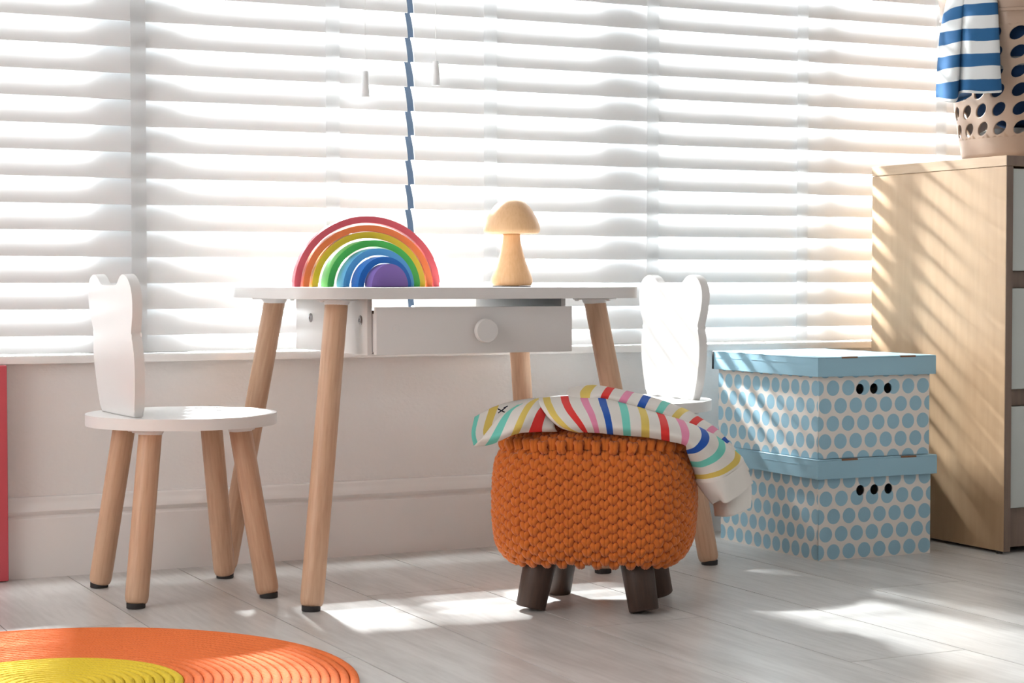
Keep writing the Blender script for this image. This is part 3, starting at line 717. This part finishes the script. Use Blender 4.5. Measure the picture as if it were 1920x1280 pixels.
NS2 = 80; prof2 = [(-.004, .344), (.007, .343), (.011, .347), (.010, .352), (.004, .355), (-.004, .353)]; vs, fs = [], []
for c in range(NS2):
    for o_, z in prof2: vs.append(bpt(c/NS2, min(z, BH), o_)+Vector((0, 0, z-min(z, BH))))
k = len(prof2)
for c in range(NS2):
    for j in range(k): fs.append((c*k+j, ((c+1) % NS2)*k+j, ((c+1) % NS2)*k+(j+1) % k, c*k+(j+1) % k))
raw_obj('rim', vs, fs, basket_m, bk, ang=50)
vs, fs = [], []
for c in range(NS2):
    for o_, z in ((-.001, .288), (.0026, .2895), (.0026, .2945), (-.001, .296)): vs.append(bpt(c/NS2, z, o_))
for c in range(NS2):
    for j in range(4): fs.append((c*4+j, ((c+1) % NS2)*4+j, ((c+1) % NS2)*4+(j+1) % 4, c*4+(j+1) % 4))
raw_obj('ridge', vs, fs, basket_m, bk, ang=50)
vs = [bpt(c/NS2, 0.0) for c in range(NS2)]+[bpt(c/NS2, .0045) for c in range(NS2)]
fs = [tuple(range(NS2))[::-1], tuple(range(NS2, 2*NS2))]+[(c, (c+1) % NS2, NS2+(c+1) % NS2, NS2+c) for c in range(NS2)]
raw_obj('basket_floor', vs, fs, basket_m, bk, ang=40)
# clothes lying in the basket
navy = stripes('navy_cloth', (.018, .06, .16), [(.45, .47, .48), (.018, .06, .16), (.018, .06, .16)], .05, .022, axis=1)
pale = cloth_mix('pale_cloth', (.50, .49, .47), .1)
def bundle(name, z0, z1, scale, m, label, seed):
    V, F, UV = [], [], []; nu_, nv_ = 64, 20
    for j in range(nv_+1):
        t = j/nv_; ph_ = PI*t; zz = z0+(z1-z0)*(.5-.5*math.cos(ph_)); rr = max(.001, math.sin(ph_)**.45)
        for i in range(nu_):
            p = bpt(i/nu_, zz); q = Vector((p.x*rr*scale, p.y*rr*scale, zz))
            n_ = noise.noise(Vector((q.x*16+seed, q.y*16, q.z*22)))+.5*noise.noise(Vector((q.x*40, q.y*40+seed, q.z*50)))
            f = 1-.09*max(0, n_+.2); V.append(Vector((q.x*f, q.y*f, max(z0, min(z1, q.z+n_*.006))))); UV.append((i/nu_*1.0, q.z+.05*noise.noise(q*9)))
    for j in range(nv_):
        for i in range(nu_): F.append((j*nu_+i, j*nu_+(i+1) % nu_, (j+1)*nu_+(i+1) % nu_, (j+1)*nu_+i))
    F += [tuple(range(nu_))[::-1], tuple(range(nv_*nu_, nv_*nu_+nu_))]
    e_ = raw_obj(name, V, F, m, None, BO, uv=UV); tag(e_, label, 'clothes'); return e_
bundle('folded_garment', .006, .072, .93, pale, 'pale crumpled garment at the bottom of the laundry basket', 3.0)
bundle('crumpled_garment', .074, .325, .92, navy, 'navy and grey garment seen through the basket holes', 8.0)
# striped shorts hanging over the rim
shirt = stripes('blue_white_stripes', (.78, .80, .80), [(.03, .125, .29)], 47.5, 23.5, axis=1, off=6.2)
navy_hem = mat('navy_hem', (.03, .11, .26), .8, .2)
VR = [-60, -46, -40, -28, 5, 30, 53, 77, 101, 125, 147, 168, 175]
def tcol(xs, ys, ds, top): 
    head = [(top[0]+30, -38, ds[0]+.14), (top[0]+16, -47, ds[0]+.07), (top[0]+4, -44, ds[0]+.012)]
    return [at(*h) for h in head]+[at(x, y, d) for x, y, d in zip(xs, ys, ds)]
def lin(a, b, n): return [a+(b-a)*k/(n-1) for k in range(n)]
SHO = at(1820, 100, 3.68); sh = empty('striped_shorts', SHO); tag(sh, 'blue and white striped garment hanging over the basket rim', 'clothes')
T_ = [tcol([1782, 1769, 1766, 1763, 1760.5, 1759, 1757, 1756, 1755, 1756], [-18, 27, 47, 61, 87, 109, 135, 157, 178, 184], lin(3.77, 3.72, 10), (1790, 0)),
      tcol([1794, 1783, 1780, 1779, 1777, 1776, 1774, 1773, 1771, 1771], [-22, 16, 40, 58, 83, 106, 131, 153, 180, 190], lin(3.73, 3.665, 10), (1800, 0)),
      tcol([1808, 1803, 1801, 1800, 1799, 1797, 1796, 1795, 1793, 1792], [-25, 10, 35, 55, 79, 103, 127, 149, 180, 191], lin(3.705, 3.65, 10), (1812, 0)),
      tcol([1812, 1808, 1806, 1804, 1802, 1801, 1800, 1799, 1798, 1798], [-28, 7, 32, 54, 78, 102, 126, 148, 168, 176], lin(3.70, 3.672, 10), (1818, 0)),
      tcol([1824, 1822, 1820, 1818, 1817, 1816, 1815, 1814, 1813, 1813], [-28, 6, 31, 53.5, 77.5, 101.5, 125.5, 147.5, 166, 174], lin(3.685, 3.640, 10), (1828, 0)),
      tcol([1846, 1846, 1846, 1846, 1846, 1846, 1846, 1846, 1846, 1846], [-28, 5, 30, 53, 77, 101, 125, 147, 168, 175], lin(3.665, 3.625, 10), (1850, 0)),
      tcol([1863, 1866, 1867, 1868, 1869, 1870, 1871, 1872, 1873, 1873], [-28, 4, 29, 52, 76, 100, 124, 146, 166, 173], lin(3.655, 3.62, 10), (1866, 0)),
      tcol([1867, 1870, 1871, 1872, 1873, 1874, 1875, 1876, 1877, 1877], [-28, 4, 29, 52, 76, 100, 124, 146, 166, 173], lin(3.665, 3.635, 10), (1870, 0))]
sheet('fabric', T_, list(range(8)), shirt, sh, SHO, nu=4, nv=4, vs_=VR, wr=.0035, seed=9, thick=.002)
HM = [[at(1757, 182, 3.725), at(1758, 186, 3.735)], [at(1773, 189, 3.667), at(1770, 178, 3.74)], [at(1793, 191, 3.652), at(1790, 174, 3.74)], [at(1812, 184, 3.66), at(1808, 173, 3.73)], [at(1822, 178, 3.68), at(1822, 175, 3.70)]]
sheet('hem_lining', HM, list(range(5)), navy_hem, sh, SHO, nu=4, nv=3, wr=.0005, seed=2)
